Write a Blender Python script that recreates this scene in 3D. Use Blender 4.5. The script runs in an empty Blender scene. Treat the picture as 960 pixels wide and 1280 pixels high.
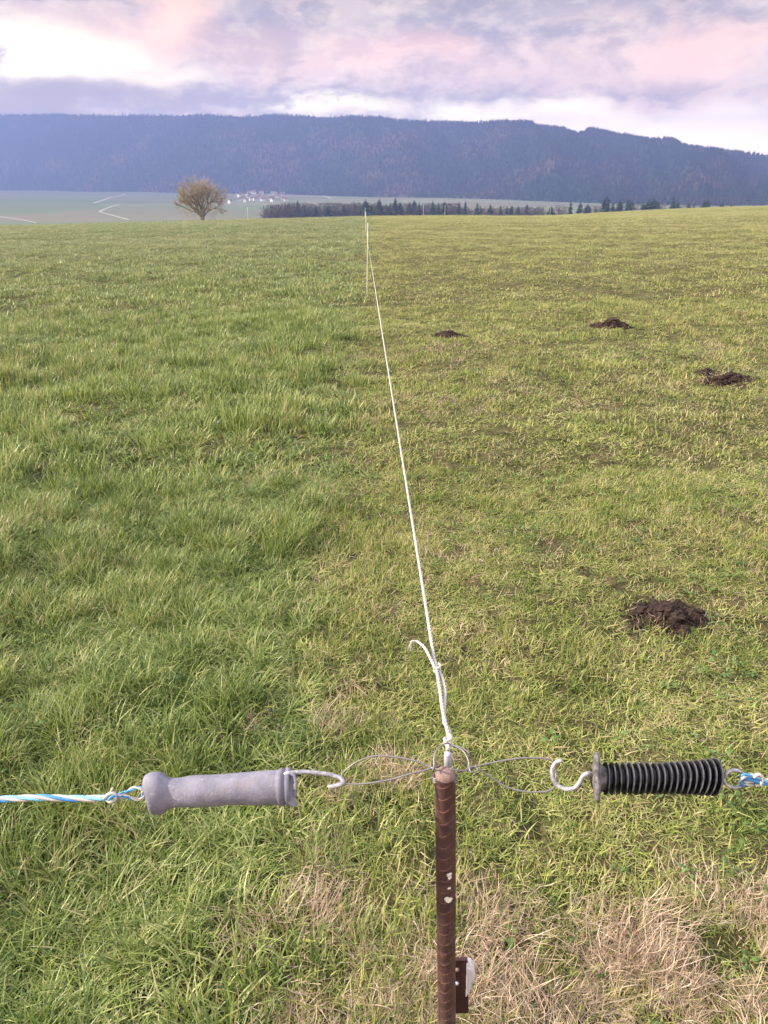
import bpy, bmesh, math, random
import numpy as np
from mathutils import Vector, Matrix, noise as mnoise
random.seed(7); rng = np.random.default_rng(7)
S = bpy.context.scene
COL = S.collection
R = math.radians

# ------------------------------------------------------------------ camera
CAM_H = 1.6
F = 960.0                                   # focal length in pixels of the 960x1280 photograph
PITCH = math.atan(415.0 / F)
cam_d = bpy.data.cameras.new('camera'); cam = bpy.data.objects.new('camera', cam_d); COL.objects.link(cam)
cam_d.sensor_fit = 'VERTICAL'; cam_d.sensor_height = 36.0; cam_d.lens = 36.0 * F / 1280.0
cam_d.clip_start = 0.02; cam_d.clip_end = 30000
cam.location = (0, 0, CAM_H); cam.rotation_euler = (math.pi/2 - PITCH, 0, 0)
S.camera = cam
CP, SP = math.cos(PITCH), math.sin(PITCH)

def ray(px, py):
    u = (px - 480) / F; v = (640 - py) / F
    return Vector((u, CP + v*SP, -SP + v*CP))          # depth 1 along the lens axis
def P(px, py, d):
    return Vector((0, 0, CAM_H)) + ray(px, py) * d
def elev(px, py):
    r = ray(px, py); return r.z / r.y

# ------------------------------------------------------------------ light and exposure
S.view_settings.view_transform = 'Standard'; S.view_settings.look = 'None'
S.view_settings.gamma = 1.0; S.view_settings.use_curve_mapping = False
S.view_settings.exposure = 1.2
SUN_EL, SUN_AZ = R(29), R(-92)              # azimuth from +Y, negative = to the left
sd = bpy.data.lights.new('sun', 'SUN'); sd.energy = 5.0; sd.angle = R(3); sd.color = (1.0, 0.88, 0.68)
sun = bpy.data.objects.new('sun', sd); COL.objects.link(sun)
sdir = Vector((math.sin(SUN_AZ)*math.cos(SUN_EL), math.cos(SUN_AZ)*math.cos(SUN_EL), math.sin(SUN_EL)))
sun.rotation_euler = sdir.to_track_quat('Z', 'Y').to_euler()

class NT:
    """small node-tree helper"""
    def __init__(s, tree): s.t = tree; s.n = tree.nodes; s.l = tree.links
    def new(s, typ, **kw):
        n = s.n.new(typ)
        for k, v in kw.items(): setattr(n, k, v)
        return n
    def put(s, sock, v):
        if v is None: return
        if isinstance(v, bpy.types.NodeSocket): s.l.new(v, sock)
        else:
            if isinstance(v, (tuple, list)) and sock.type == 'RGBA' and len(v) == 3: v = (*v, 1)
            sock.default_value = v
    def math(s, op, a, b=None, c=None, clamp=False):
        n = s.new('ShaderNodeMath', operation=op, use_clamp=clamp)
        s.put(n.inputs[0], a); s.put(n.inputs[1], b); s.put(n.inputs[2], c); return n.outputs[0]
    def vmath(s, op, a, b=None):
        n = s.new('ShaderNodeVectorMath', operation=op)
        s.put(n.inputs[0], a); s.put(n.inputs[1], b)
        return n.outputs['Value'] if op in ('LENGTH', 'DOT_PRODUCT', 'DISTANCE') else n.outputs[0]
    def noise(s, vec, scale, detail=3, rough=.5, out=0, dist=0):
        n = s.new('ShaderNodeTexNoise'); s.put(n.inputs['Vector'], vec)
        n.inputs['Scale'].default_value = scale; n.inputs['Detail'].default_value = detail
        n.inputs['Roughness'].default_value = rough; n.inputs['Distortion'].default_value = dist
        return n.outputs[out]
    def mapr(s, v, a, b, c=0., d=1., smooth=True):
        n = s.new('ShaderNodeMapRange', interpolation_type='SMOOTHSTEP' if smooth else 'LINEAR')
        s.put(n.inputs[0], v); s.put(n.inputs[1], a); s.put(n.inputs[2], b); s.put(n.inputs[3], c); s.put(n.inputs[4], d)
        return n.outputs[0]
    def mix(s, f, a, b, blend='MIX'):
        n = s.new('ShaderNodeMix', data_type='RGBA', blend_type=blend)
        s.put(n.inputs[0], f); s.put(n.inputs[6], a); s.put(n.inputs[7], b); return n.outputs[2]
    def ramp(s, v, stops):
        n = s.new('ShaderNodeValToRGB'); s.put(n.inputs[0], v)
        e = n.color_ramp.elements
        while len(e) < len(stops): e.new(.5)
        for el, (p, c) in zip(e, stops): el.position = p; el.color = (*c, 1)
        return n.outputs[0]

# world: Nishita sky behind a broken layer of mauve and pink evening cloud
W = bpy.data.worlds.new('World'); S.world = W; W.use_nodes = True
w = NT(W.node_tree); w.n.clear()
sky = w.new('ShaderNodeTexSky', sky_type='NISHITA', sun_disc=False, sun_elevation=SUN_EL, sun_rotation=SUN_AZ)
d = w.new('ShaderNodeTexCoord').outputs['Generated']
sep = w.new('ShaderNodeSeparateXYZ'); w.put(sep.inputs[0], d)
dz = sep.outputs[2]
mp = w.new('ShaderNodeMapping'); w.put(mp.inputs[0], d); mp.inputs['Scale'].default_value = (1, 1, 2.1)
sd_ = mp.outputs[0]
warp = w.new('ShaderNodeTexNoise'); w.put(warp.inputs[0], sd_); warp.inputs['Scale'].default_value = 9; warp.inputs['Detail'].default_value = 6
wv = w.vmath('SUBTRACT', warp.outputs[1], (.5, .5, .5))
wsc = w.new('ShaderNodeVectorMath', operation='SCALE'); w.put(wsc.inputs[0], wv); wsc.inputs['Scale'].default_value = .15
sw = w.vmath('ADD', sd_, wsc.outputs[0])
n1 = w.noise(sw, 7.5, 9, .58)
n2 = w.noise(w.vmath('ADD', sw, (3.1, 1.7, .4)), 13.0, 8, .60)
n3 = w.noise(w.vmath('ADD', sw, (8.1, 2.7, 5.4)), 4.2, 7, .58)
n4 = w.noise(w.vmath('ADD', sd_, (1.1, 9.7, 2.4)), 30.0, 6, .6)
def blob(px, py, rx, ry):
    """soft patch of sky round a direction; half-widths in radians"""
    v = ray(px, py).normalized()
    c = (v.x, v.y, v.z * 2.1)
    q = w.vmath('SUBTRACT', sw, c)
    q = w.vmath('MULTIPLY', q, (1/rx, 1/rx, 1/(ry*2.1)))
    return w.mapr(w.vmath('LENGTH', q), 1.25, .25)
base = w.mix(w.mapr(n1, .43, .57), (.175, .135, .165), (.37, .29, .30))
base = w.mix(w.math('MULTIPLY', blob(650, 72, .50, .055), .7), base, w.mix(w.mapr(n2, .40, .60), (.155, .115, .140), (.33, .215, .215)))
base = w.mix(w.mapr(n2, .52, .64, 0, .80), base, (.34, .235, .24))
base = w.mix(w.math('MULTIPLY', w.mapr(n3, .50, .62), .65), base, (.15, .12, .16))
base = w.mix(w.mapr(n4, .45, .65, 0, .35), base, (.46, .36, .36))
c = base
c = w.mix(w.math('MULTIPLY', blob(890, 168, .36, .034), .95), c, (.47, .385, .40))
c = w.mix(w.math('MULTIPLY', blob(50, 72, .17, .028), w.mapr(n1, .36, .50)), c, (.58, .49, .42))
c = w.mix(w.math('MULTIPLY', blob(160, 100, .10, .014), .7), c, (.50, .42, .37))
c = w.mix(w.math('MULTIPLY', blob(60, 122, .16, .022), .95), c, (.155, .115, .12))
c = w.mix(w.math('MULTIPLY', blob(430, 132, .10, .013), w.mapr(n2, .36, .52)), c, (.50, .43, .37))
c = w.mix(w.math('MULTIPLY', blob(600, 143, .22, .012), w.mapr(n1, .34, .54)), c, (.52, .44, .42))
c = w.mix(w.math('MULTIPLY', blob(205, 14, .055, .035), .85), c, (.58, .34, .29))
c = w.mix(w.math('MULTIPLY', blob(885, 66, .070, .026), .8), c, (.42, .26, .25))
c = w.mix(w.math('MULTIPLY', blob(500, 62, .10, .022), .5), c, (.44, .24, .24))
c = w.mix(w.math('MULTIPLY', blob(660, 90, .16, .025), .5), c, (.29, .195, .215))
c = w.mix(w.math('MULTIPLY', blob(230, 60, .16, .030), .45), c, (.36, .21, .19))
kk = w.mapr(dz, .05, .20, 4.9, 1.0, False)
kk = w.math('MULTIPLY', kk, w.mapr(dz, .02, .085, 2.1, 1., False))
ks = w.new('ShaderNodeVectorMath', operation='SCALE'); w.put(ks.inputs[0], c); w.put(ks.inputs['Scale'], kk); c = w.vmath('MULTIPLY', ks.outputs[0], (1.04, 1.02, .70))
# the cloud deck overhead and behind the viewer is thinner and brighter
up = w.mapr(dz, .22, .60)
c = w.mix(up, c, w.mix(w.mapr(n3, .4, .6), (.66, .65, .74), (.92, .87, .86)))
b1 = w.new('ShaderNodeBackground'); w.put(b1.inputs[0], sky.outputs[0]); b1.inputs[1].default_value = .08
b2 = w.new('ShaderNodeBackground'); w.put(b2.inputs[0], c); b2.inputs[1].default_value = 1.0
ms = w.new('ShaderNodeMixShader'); ms.inputs[0].default_value = .88
w.l.new(b1.outputs[0], ms.inputs[1]); w.l.new(b2.outputs[0], ms.inputs[2])
wo = w.new('ShaderNodeOutputWorld'); w.l.new(ms.outputs[0], wo.inputs[0])

S.cycles.max_bounces = 6; S.cycles.diffuse_bounces = 3; S.cycles.glossy_bounces = 2
S.cycles.transmission_bounces = 4; S.cycles.transparent_max_bounces = 6; S.cycles.volume_bounces = 1
S.cycles.caustics_reflective = False; S.cycles.caustics_refractive = False

# ------------------------------------------------------------------ materials
def mat(name, color=None, rough=.8, metal=0., build=None, spec=.3, bump=None, translucent=0.):
    m = bpy.data.materials.new(name); m.use_nodes = True
    t = NT(m.node_tree); t.n.clear()
    bs = t.new('ShaderNodeBsdfPrincipled'); out = t.new('ShaderNodeOutputMaterial')
    bs.inputs['Roughness'].default_value = rough; bs.inputs['Metallic'].default_value = metal
    bs.inputs['Specular IOR Level'].default_value = spec
    cs = build(t, bs) if build else color
    t.put(bs.inputs['Base Color'], cs)
    sh = bs.outputs[0]
    if translucent:
        tr = t.new('ShaderNodeBsdfTranslucent'); t.put(tr.inputs[0], cs)
        mx = t.new('ShaderNodeMixShader'); mx.inputs[0].default_value = translucent
        t.l.new(sh, mx.inputs[1]); t.l.new(tr.outputs[0], mx.inputs[2]); sh = mx.outputs[0]
    if bump:
        scale, strength, dist = bump
        bn = t.new('ShaderNodeBump'); bn.inputs['Strength'].default_value = strength; bn.inputs['Distance'].default_value = dist
        t.put(bn.inputs['Height'], t.noise(t.new('ShaderNodeNewGeometry').outputs[0], scale, 5, .6))
        t.l.new(bn.outputs[0], bs.inputs['Normal'])
    t.l.new(sh, out.inputs[0])
    return m

def attr(t, name, kind='GEOMETRY'):
    a = t.new('ShaderNodeAttribute', attribute_name=name, attribute_type=kind); return a.outputs['Fac']
def pos(t): return t.new('ShaderNodeNewGeometry').outputs[0]

def grass_build(side, straw_lo, straw_hi, lush=1.0):
    """blade colour: species and dryness vary from blade to blade and in metre-sized patches; haze is painted in with distance"""
    def f(t, bs):
        p = pos(t)
        r = attr(t, 'rnd')
        oi = t.new('ShaderNodeObjectInfo').outputs['Random']
        big = t.noise(p, .35, 3); mid = t.noise(p, 2.3, 3); 
        sp = t.new('ShaderNodeSeparateXYZ'); t.put(sp.inputs[0], p)
        far = t.mapr(sp.outputs[1], 3, 40)  # distance haze mixed into the blade colour: farther blades turn paler and greyer
        k = t.math('ADD', t.math('MULTIPLY', r, .45), t.math('MULTIPLY', oi, .25))
        k = t.math('ADD', k, t.math('MULTIPLY', mid, .55)); k = t.math('SUBTRACT', k, .12)
        if side == 'long':
            g = t.ramp(k, [(.12, (.030, .068, .016)), (.35, (.118, .184, .040)), (.56, (.275, .338, .085)), (.82, (.50, .53, .25))])
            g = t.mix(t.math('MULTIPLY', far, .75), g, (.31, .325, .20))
        else:
            g = t.ramp(k, [(.12, (.058, .106, .023)), (.36, (.180, .238, .054)), (.58, (.380, .410, .125)), (.84, (.63, .60, .32))])
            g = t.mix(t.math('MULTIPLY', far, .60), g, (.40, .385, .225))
        q = t.math('ADD', t.math('MULTIPLY', r, .55), t.math('MULTIPLY', mid, .3)); q = t.math('ADD', q, t.math('MULTIPLY', big, .3))
        st = t.mapr(q, straw_lo, straw_hi)
        straw = t.mix(oi, (.46, .36, .20), (.40, .28, .19))
        return t.mix(st, g, straw)
    return f
M = {}
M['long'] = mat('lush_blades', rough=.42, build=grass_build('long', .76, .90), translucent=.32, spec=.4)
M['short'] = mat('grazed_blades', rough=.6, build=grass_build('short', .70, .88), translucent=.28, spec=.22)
def dry_b(t, bs):
    r = attr(t, 'rnd'); oi = t.new('ShaderNodeObjectInfo').outputs['Random']
    c = t.ramp(r, [(0., (.20, .13, .09)), (.3, (.43, .325, .22)), (.65, (.60, .475, .37)), (1., (.80, .69, .58))])
    return t.mix(t.math('MULTIPLY', oi, .35), c, (.56, .40, .30))
M['dry'] = mat('dry_blades', rough=.65, build=dry_b, translucent=.25, spec=.2)
def leaf_b(t, bs):
    return t.ramp(t.math('ADD', t.math('MULTIPLY', attr(t, 'rnd'), .6), t.math('MULTIPLY', t.new('ShaderNodeObjectInfo').outputs['Random'], .4)),
                  [(0., (.045, .095, .022)), (.6, (.10, .18, .045)), (1., (.20, .27, .10))])
M['leaf'] = mat('weed_leaves', rough=.5, build=leaf_b, translucent=.2)

def field_b(t, bs):
    p = pos(t); sp = t.new('ShaderNodeSeparateXYZ'); t.put(sp.inputs[0], p)
    edge = t.math('ADD', sp.outputs[0], t.math('MULTIPLY', t.math('SUBTRACT', t.noise(p, .8, 2), .5), .5))
    right = t.mapr(edge, -.8, .1)
    far = t.mapr(sp.outputs[1], 5, 30)
    n = t.noise(p, 9, 5, .65); n2 = t.noise(p, .5, 4); n4 = t.noise(p, 2.4, 4, .6)
    n5 = t.noise(p, 110, 5, .75)
    near = t.mix(t.mapr(t.math('ADD', t.math('MULTIPLY', n, .5), t.math('MULTIPLY', n5, .5)), .40, .62), (.014, .016, .008), (.17, .135, .075))
    gl = t.mix(t.math('MULTIPLY', t.math('ADD', n4, n2), .5), (.062, .112, .030), (.165, .215, .075))
    gr = t.mix(t.math('MULTIPLY', t.math('ADD', n4, n2), .5), (.110, .140, .038), (.265, .265, .095))
    g = t.mix(right, gl, gr)
    return t.mix(t.mapr(sp.outputs[1], 8, 60, .15, .8), near, g)
M['field'] = mat('pasture_turf', rough=.95, build=field_b, spec=.1, bump=(60, 1., .03))

def valley_b(t, bs):
    p = pos(t)
    mpn = t.new('ShaderNodeMapping'); t.put(mpn.inputs[0], p); mpn.inputs['Scale'].default_value = (.0030, .0060, 1); mpn.inputs['Rotation'].default_value = (0, 0, .25)
    vo = t.new('ShaderNodeTexVoronoi', feature='F1', voronoi_dimensions='2D'); t.put(vo.inputs['Vector'], mpn.outputs[0]); vo.inputs['Scale'].default_value = 1.0
    s3 = t.new('ShaderNodeSeparateXYZ'); t.put(s3.inputs[0], vo.outputs['Color'])
    c = t.ramp(s3.outputs[0], [(0., (.10, .15, .07)), (.4, (.15, .20, .10)), (.55, (.24, .18, .14)), (.7, (.11, .16, .075)), (.85, (.27, .27, .17)), (1., (.30, .22, .17))])
    return t.mix(t.noise(p, .01, 4), c, (.14, .16, .10))
M['valley'] = mat('valley_fields', rough=.95, build=valley_b, spec=.1)
M['path'] = mat('pale_gravel', rough=.9, build=lambda t, b: t.mix(t.noise(pos(t), .3, 3), (.36, .35, .31), (.46, .45, .41)))
def mount_b(t, bs):
    p = pos(t)
    return t.mix(t.mapr(t.noise(p, .004, 5, .6), .45, .68), (.014, .028, .014), (.085, .058, .048))
M['mount'] = mat('forest_slope', rough=1., build=mount_b, spec=.05)
def farfor_b(t, bs):
    p = pos(t); oi = t.new('ShaderNodeObjectInfo').outputs['Random']
    c = t.mix(oi, (.008, .020, .010), (.026, .044, .020))
    return t.mix(t.mapr(t.math('ADD', t.noise(p, .004, 5, .6), t.math('MULTIPLY', oi, .16)), .56, .72), c, (.050, .040, .030))
M['farforest'] = mat('distant_needles', rough=1., build=farfor_b, spec=.05)
M['needles'] = mat('needles', rough=.9, spec=.1, build=lambda t, b: t.mix(attr(t, 'rnd'), (.010, .024, .012), (.034, .060, .026)))
M['bark'] = mat('bark', rough=.9, build=lambda t, b: t.mix(t.noise(pos(t), 3, 4), (.10, .085, .068), (.24, .20, .16)))
M['twigs'] = mat('twigs', rough=.9, build=lambda t, b: t.mix(attr(t, 'rnd'), (.27, .22, .18), (.50, .42, .34)))
M['woodtwigs'] = mat('wood_twigs', rough=.9, build=lambda t, b: t.mix(attr(t, 'rnd'), (.045, .035, .030), (.13, .10, .08)))
M['wall'] = mat('plaster', rough=.9, build=lambda t, b: t.mix(t.new('ShaderNodeObjectInfo').outputs['Random'], (.86, .84, .80), (.74, .68, .60)))
M['roof'] = mat('roof_tiles', rough=.9, build=lambda t, b: t.mix(t.new('ShaderNodeObjectInfo').outputs['Random'], (.26, .13, .09), (.17, .12, .10)))
def soil_b(t, bs):
    p = pos(t)
    return t.ramp(t.noise(p, 45, 6, .7), [(.25, (.010, .0065, .006)), (.5, (.036, .021, .017)), (.75, (.105, .064, .050))])
M['soil'] = mat('soil', rough=.85, build=soil_b, spec=.3, bump=(120, 1., .012))
def rust_b(t, bs):
    p = pos(t)
    c = t.ramp(t.noise(p, 90, 6, .65), [(.25, (.042, .022, .024)), (.5, (.075, .038, .037)), (.72, (.125, .068, .058))])
    c = t.mix(t.math('MULTIPLY', t.mapr(t.noise(p, 28, 5, .7), .5, .68), .6), c, (.14, .085, .08))
    c = t.mix(t.math('MULTIPLY', t.mapr(t.noise(t.vmath('ADD', p, (5, 2, 1)), 240, 4, .7), .58, .66), .7), c, (.030, .014, .016))
    hi = attr(t, 'rib')
    c = t.mix(t.math('MULTIPLY', hi, .65), c, (.30, .155, .105))
    paint = t.mapr(attr(t, 'paint'), .3, .7)
    return t.mix(paint, c, (.8, .76, .72))
M['rust'] = mat('rust', rough=.62, metal=.15, build=rust_b, spec=.4, bump=(700, .35, .001))
M['rustdark'] = mat('rust_dark', rough=.55, build=lambda t, b: t.mix(t.noise(pos(t), 160, 5), (.028, .010, .013), (.065, .025, .026)), bump=(500, .3, .001))
M['rusttop'] = mat('rust_cut_end', rough=.7, build=lambda t, b: t.mix(t.noise(pos(t), 260, 5), (.15, .10, .095), (.31, .22, .20)), bump=(600, .6, .001))
def zinc_b(t, bs):
    return t.mix(t.mapr(t.noise(pos(t), 220, 5, .6), .35, .65), (.32, .31, .35), (.54, .53, .57))
M['zinc'] = mat('zinc', rough=.42, metal=.55, build=zinc_b, spec=.5, bump=(900, .2, .0006))
M['wire'] = mat('dull_wire', rough=.5, metal=.5, build=lambda t, b: t.mix(t.noise(pos(t), 160, 5), (.17, .16, .16), (.33, .31, .32)))
M['pin'] = mat('pin_metal', rough=.4, metal=.3, build=lambda t, b: t.mix(t.noise(pos(t), 120, 4), (.44, .44, .56), (.62, .62, .74)))
def grip_b(t, bs):
    p = pos(t)
    c = t.mix(t.mapr(t.noise(p, 38, 6, .65), .3, .7), (.140, .138, .185), (.235, .230, .295))
    c = t.mix(t.math('MULTIPLY', t.mapr(t.noise(p, 160, 5, .7), .58, .70), .45), c, (.40, .39, .45))
    c = t.mix(t.math('MULTIPLY', t.mapr(t.noise(t.vmath('ADD', p, (3, 1, 2)), 75, 6, .7), .56, .68), .6), c, (.20, .18, .20))
    return t.mix(t.math('MULTIPLY', t.mapr(t.noise(t.vmath('ADD', p, (7, 4, 2)), 300, 3, .7), .68, .74), .7), c, (.10, .085, .08))
M['grip'] = mat('chalky_plastic', rough=.72, build=grip_b, spec=.35, bump=(420, .45, .0012))
def black_b(t, bs):
    p = pos(t)
    gN = t.new('ShaderNodeNewGeometry')
    c = t.mix(t.mapr(t.noise(p, 150, 5, .65), .5, .75, 0, .7), (.008, .008, .012), (.05, .047, .055))
    return t.mix(t.math('MULTIPLY', attr(t, 'edge'), t.mapr(t.noise(p, 90, 4, .6), .3, .6, .2, .8)), c, (.15, .15, .18))
M['black'] = mat('black_rubber', rough=.5, build=black_b, spec=.4, bump=(500, .3, .0008))
def flange_b(t, bs):
    return t.mix(t.mapr(t.noise(pos(t), 130, 6, .7), .38, .62), (.055, .052, .056), (.19, .175, .185))
M['flange'] = mat('scuffed_plastic', rough=.75, build=flange_b, spec=.3, bump=(400, .5, .001))
M['white_rope'] = mat('white_braid', rough=.75, build=lambda t, b: t.mix(t.noise(pos(t), 400, 3), (.44, .42, .39), (.60, .58, .54)), bump=(900, .6, .001))
M['blue_rope'] = mat('blue_braid', rough=.6, build=lambda t, b: t.mix(t.noise(pos(t), 260, 3), (.035, .16, .52), (.10, .38, .74)), bump=(900, .5, .001))
M['pale_blue_rope'] = mat('pale_blue_braid', rough=.6, build=lambda t, b: t.mix(t.noise(pos(t), 260, 3), (.12, .40, .70), (.30, .58, .80)), bump=(900, .5, .001))
M['white_plastic'] = mat('white_plastic', rough=.5, build=lambda t, b: t.mix(t.noise(pos(t), 6, 3), (.50, .50, .42), (.62, .61, .54)))
M['black_plastic'] = mat('black_plastic', rough=.5, build=lambda t, b: t.mix(t.noise(pos(t), 60, 3), (.012, .012, .012), (.03, .03, .03)))
M['porcelain'] = mat('white_insulator', rough=.3, spec=.5, build=lambda t, b: t.mix(t.mapr(t.noise(pos(t), 140, 4), .55, .7), (.60, .60, .66), (.36, .33, .35)))

# ------------------------------------------------------------------ mesh helpers
class MB:
    def __init__(s): s.v = []; s.f = []; s.m = []; s.a = {}
    def add(s, vs, fs, mi=0, **at):
        o = len(s.v); s.v += [tuple(x) for x in vs]; s.f += [tuple(o+i for i in f) for f in fs]; s.m += [mi]*len(fs)
        for k, val in at.items():
            l = s.a.setdefault(k, []); l += [0.]*(o - len(l))
            l += list(val) if hasattr(val, '__len__') else [val]*len(vs)
    def build(s, name, mats, parent=None, loc=None, smooth=False, link=True):
        if not isinstance(mats, (list, tuple)): mats = [mats]
        off = Vector(loc) if loc is not None else (parent.location.copy() if parent and loc is None else Vector((0, 0, 0)))
        if parent is not None and parent.parent is not None: off = Vector(parent['_w'])
        me = bpy.data.meshes.new(name)
        V = np.array(s.v, dtype=np.float64).reshape(-1, 3) - np.array(off)
        me.from_pydata(V.tolist(), [], s.f)
        for m_ in mats: me.materials.append(m_)
        if len(mats) > 1: me.polygons.foreach_set('material_index', s.m)
        for k, l in s.a.items():
            l = l + [0.]*(len(s.v) - len(l))
            at = me.attributes.new(k, 'FLOAT', 'POINT'); at.data.foreach_set('value', l)
        if smooth: me.polygons.foreach_set('use_smooth', [True]*len(me.polygons))
        me.update()
        o = bpy.data.objects.new(name, me)
        if link: COL.objects.link(o)
        if parent is not None: o.parent = parent
        else: o.location = off
        return o
    def tube(s, pts, rad, n=10, mi=0, caps=True, **at):
        pts = [Vector(p) for p in pts]; N = len(pts)
        rads = rad if hasattr(rad, '__len__') else [rad]*N
        vs = []; up = None
        for i, p in enumerate(pts):
            t = (pts[min(i+1, N-1)] - pts[max(i-1, 0)]).normalized()
            if up is None:
                up = Vector((0, 0, 1)) if abs(t.z) < .9 else Vector((1, 0, 0))
            x = up - t*up.dot(t)
            if x.length < 1e-5: x = t.orthogonal()
            x.normalize(); up = x; y = t.cross(x)
            for k in range(n):
                a = 2*math.pi*k/n; vs.append(p + (x*math.cos(a) + y*math.sin(a))*rads[i])
        fs = [(i*n+k, i*n+(k+1) % n, (i+1)*n+(k+1) % n, (i+1)*n+k) for i in range(N-1) for k in range(n)]
        if caps: fs += [tuple(range(n-1, -1, -1)), tuple((N-1)*n+k for k in range(n))]
        s.add(vs, fs, mi, **at)
    def lathe(s, o, axis, prof, n=40, mi=0, shape=None, jitter=0., **at):
        """prof: list of (distance along axis, radius)"""
        o = Vector(o); t = Vector(axis).normalized()
        x = Vector((0, 0, 1)); x = (x - t*x.dot(t)).normalized(); y = t.cross(x)
        vs = []
        for i, (d_, r_) in enumerate(prof):
            for k in range(n):
                a = 2*math.pi*k/n; rr = r_; dd = d_
                if shape: rr, dd = shape(a, d_, r_)
                p = o + t*dd + (x*math.cos(a) + y*math.sin(a))*rr
                if jitter: p += (x*math.cos(a)+y*math.sin(a)) * jitter*mnoise.noise(p*70) + t*jitter*.5*mnoise.noise(p*60+Vector((5,5,5)))
                vs.append(p)
        N = len(prof)
        fs = [(i*n+k, i*n+(k+1) % n, (i+1)*n+(k+1) % n, (i+1)*n+k) for i in range(N-1) for k in range(n)]
        fs += [tuple(range(n-1, -1, -1)), tuple((N-1)*n+k for k in range(n))]
        s.add(vs, fs, mi, **at)

def spline(pts, n=8):
    """Catmull-Rom through the points"""
    pts = [Vector(p) for p in pts]; out = []
    for i in range(len(pts)-1):
        p0, p1, p2, p3 = pts[max(i-1, 0)], pts[i], pts[i+1], pts[min(i+2, len(pts)-1)]
        for k in range(n):
            t = k/n
            out.append(.5*((2*p1) + (p2-p0)*t + (2*p0-5*p1+4*p2-p3)*t*t + (3*p1-p0-3*p2+p3)*t**3))
    out.append(pts[-1]); return out

def resample(path, step):
    out = [path[0].copy()]; acc = 0.
    for a, b in zip(path, path[1:]):
        L = (b-a).length; t = step - acc
        while t <= L: out.append(a.lerp(b, t/L)); t += step
        acc = L - (t - step)
    return out

def strands(mb, path, R_, r_, pitch, mis, n=7, phase=0.):
    """laid rope: len(mis) strands twisted round the path"""
    path = resample(path, pitch/10)
    up = None; frames = []
    for i, p in enumerate(path):
        t = (path[min(i+1, len(path)-1)] - path[max(i-1, 0)]).normalized()
        if up is None: up = Vector((0, 0, 1)) if abs(t.z) < .9 else Vector((1, 0, 0))
        x = (up - t*up.dot(t)).normalized(); up = x; frames.append((x, t.cross(x)))
    for j, mi in enumerate(mis):
        pp = []
        for i, p in enumerate(path):
            a = 2*math.pi*(i/10 + j/len(mis)) + phase
            pp.append(p + (frames[i][0]*math.cos(a) + frames[i][1]*math.sin(a))*R_)
        mb.tube(pp, r_, n, mi)

def tag(o, label=None, cat=None, group=None, kind=None):
    if label: o['label'] = label
    if cat: o['category'] = cat
    if group: o['group'] = group
    if kind: o['kind'] = kind
    return o
def empty(name, loc, label=None, cat=None, group=None):
    o = bpy.data.objects.new(name, None); COL.objects.link(o); o.location = loc; o.empty_display_size = .1
    return tag(o, label, cat, group)
def copy_tree(o, parent=None):
    c_ = o.copy(); COL.objects.link(c_)
    if parent is not None: c_.parent = parent
    for ch in list(o.children): copy_tree(ch, c_)
    return c_

# ------------------------------------------------------------------ terrain
KC, TILT = .000256, .0253
def sstep(a, b, x):
    t = np.clip((x-a)/(b-a), 0, 1); return t*t*(3-2*t)
def zt(x, y):
    x = np.asarray(x, float); y = np.asarray(y, float)
    yy = np.maximum(y, 0)
    z = np.where(yy < 150, -KC*yy**2, 0.)
    s = 2*KC*150
    z = np.where((yy >= 150) & (yy < 500), -KC*150**2 - s*(yy-150), z)
    u = np.clip((yy-500)/200, 0, 1)
    z = np.where(yy >= 500, -KC*150**2 - s*350 - s*200*(u - u*u/2), z)
    z = z - 6*np.clip((yy-700)/3300, 0, 1)
    tl = 120*np.tanh(x/120)*TILT*(1 - sstep(150, 600, yy))
    near = 1 - sstep(120, 260, yy)
    b = .028*np.sin(x*1.7+.6*y+1)*np.sin(y*1.1-.4*x) + .020*np.sin(x*3.9-1.3*y)*np.sin(y*2.7+1.7*x+2) \
        + .035*np.sin(x*.35+2)*np.sin(y*.28+.2*x) * np.clip(yy/10, 0, 1)
    bf = 2.5*np.sin(x*.006+1)*np.sin(y*.004)*sstep(700, 1200, yy)
    dip = -.40*np.exp(-((x-17)/11)**2)*sstep(30, 70, y)*near
    return z + tl + b*near + bf + dip
def zg(x, y): return float(zt(x, y))
def on_ground(px, py, z0=0.):
    r = ray(px, py); t = 1.
    for _ in range(60):
        p = Vector((0, 0, CAM_H)) + r*t
        t += (p.z - zg(p.x, p.y)) / max(.05, -r.z) * .7
    return Vector((0, 0, CAM_H)) + r*t

def grid(name, xs, ys, zf, m_, smooth=True):
    X, Y = np.meshgrid(xs, ys); Z = zf(X, Y)
    nx, ny = len(xs), len(ys)
    V = np.stack([X, Y, Z], -1).reshape(-1, 3)
    me = bpy.data.meshes.new(name)
    i = np.arange(nx*ny).reshape(ny, nx)
    Fc = np.stack([i[:-1, :-1], i[:-1, 1:], i[1:, 1:], i[1:, :-1]], -1).reshape(-1, 4)
    me.from_pydata(V.tolist(), [], Fc.tolist()); me.materials.append(m_)
    me.polygons.foreach_set('use_smooth', [smooth]*len(me.polygons)); me.update()
    o = bpy.data.objects.new(name, me); COL.objects.link(o); return o
xs = np.sinh(np.linspace(-7.3, 7.3, 260)) * .8
ysf = np.concatenate([np.linspace(-40, 0, 20), np.geomspace(.25, 700, 260)])
tag(grid('pasture', xs, ysf, zt, M['field']), kind='structure')
tag(grid('valley_floor', np.linspace(-7000, 7000, 160), np.geomspace(700, 6100, 120), zt, M['valley']), kind='structure')

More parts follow.
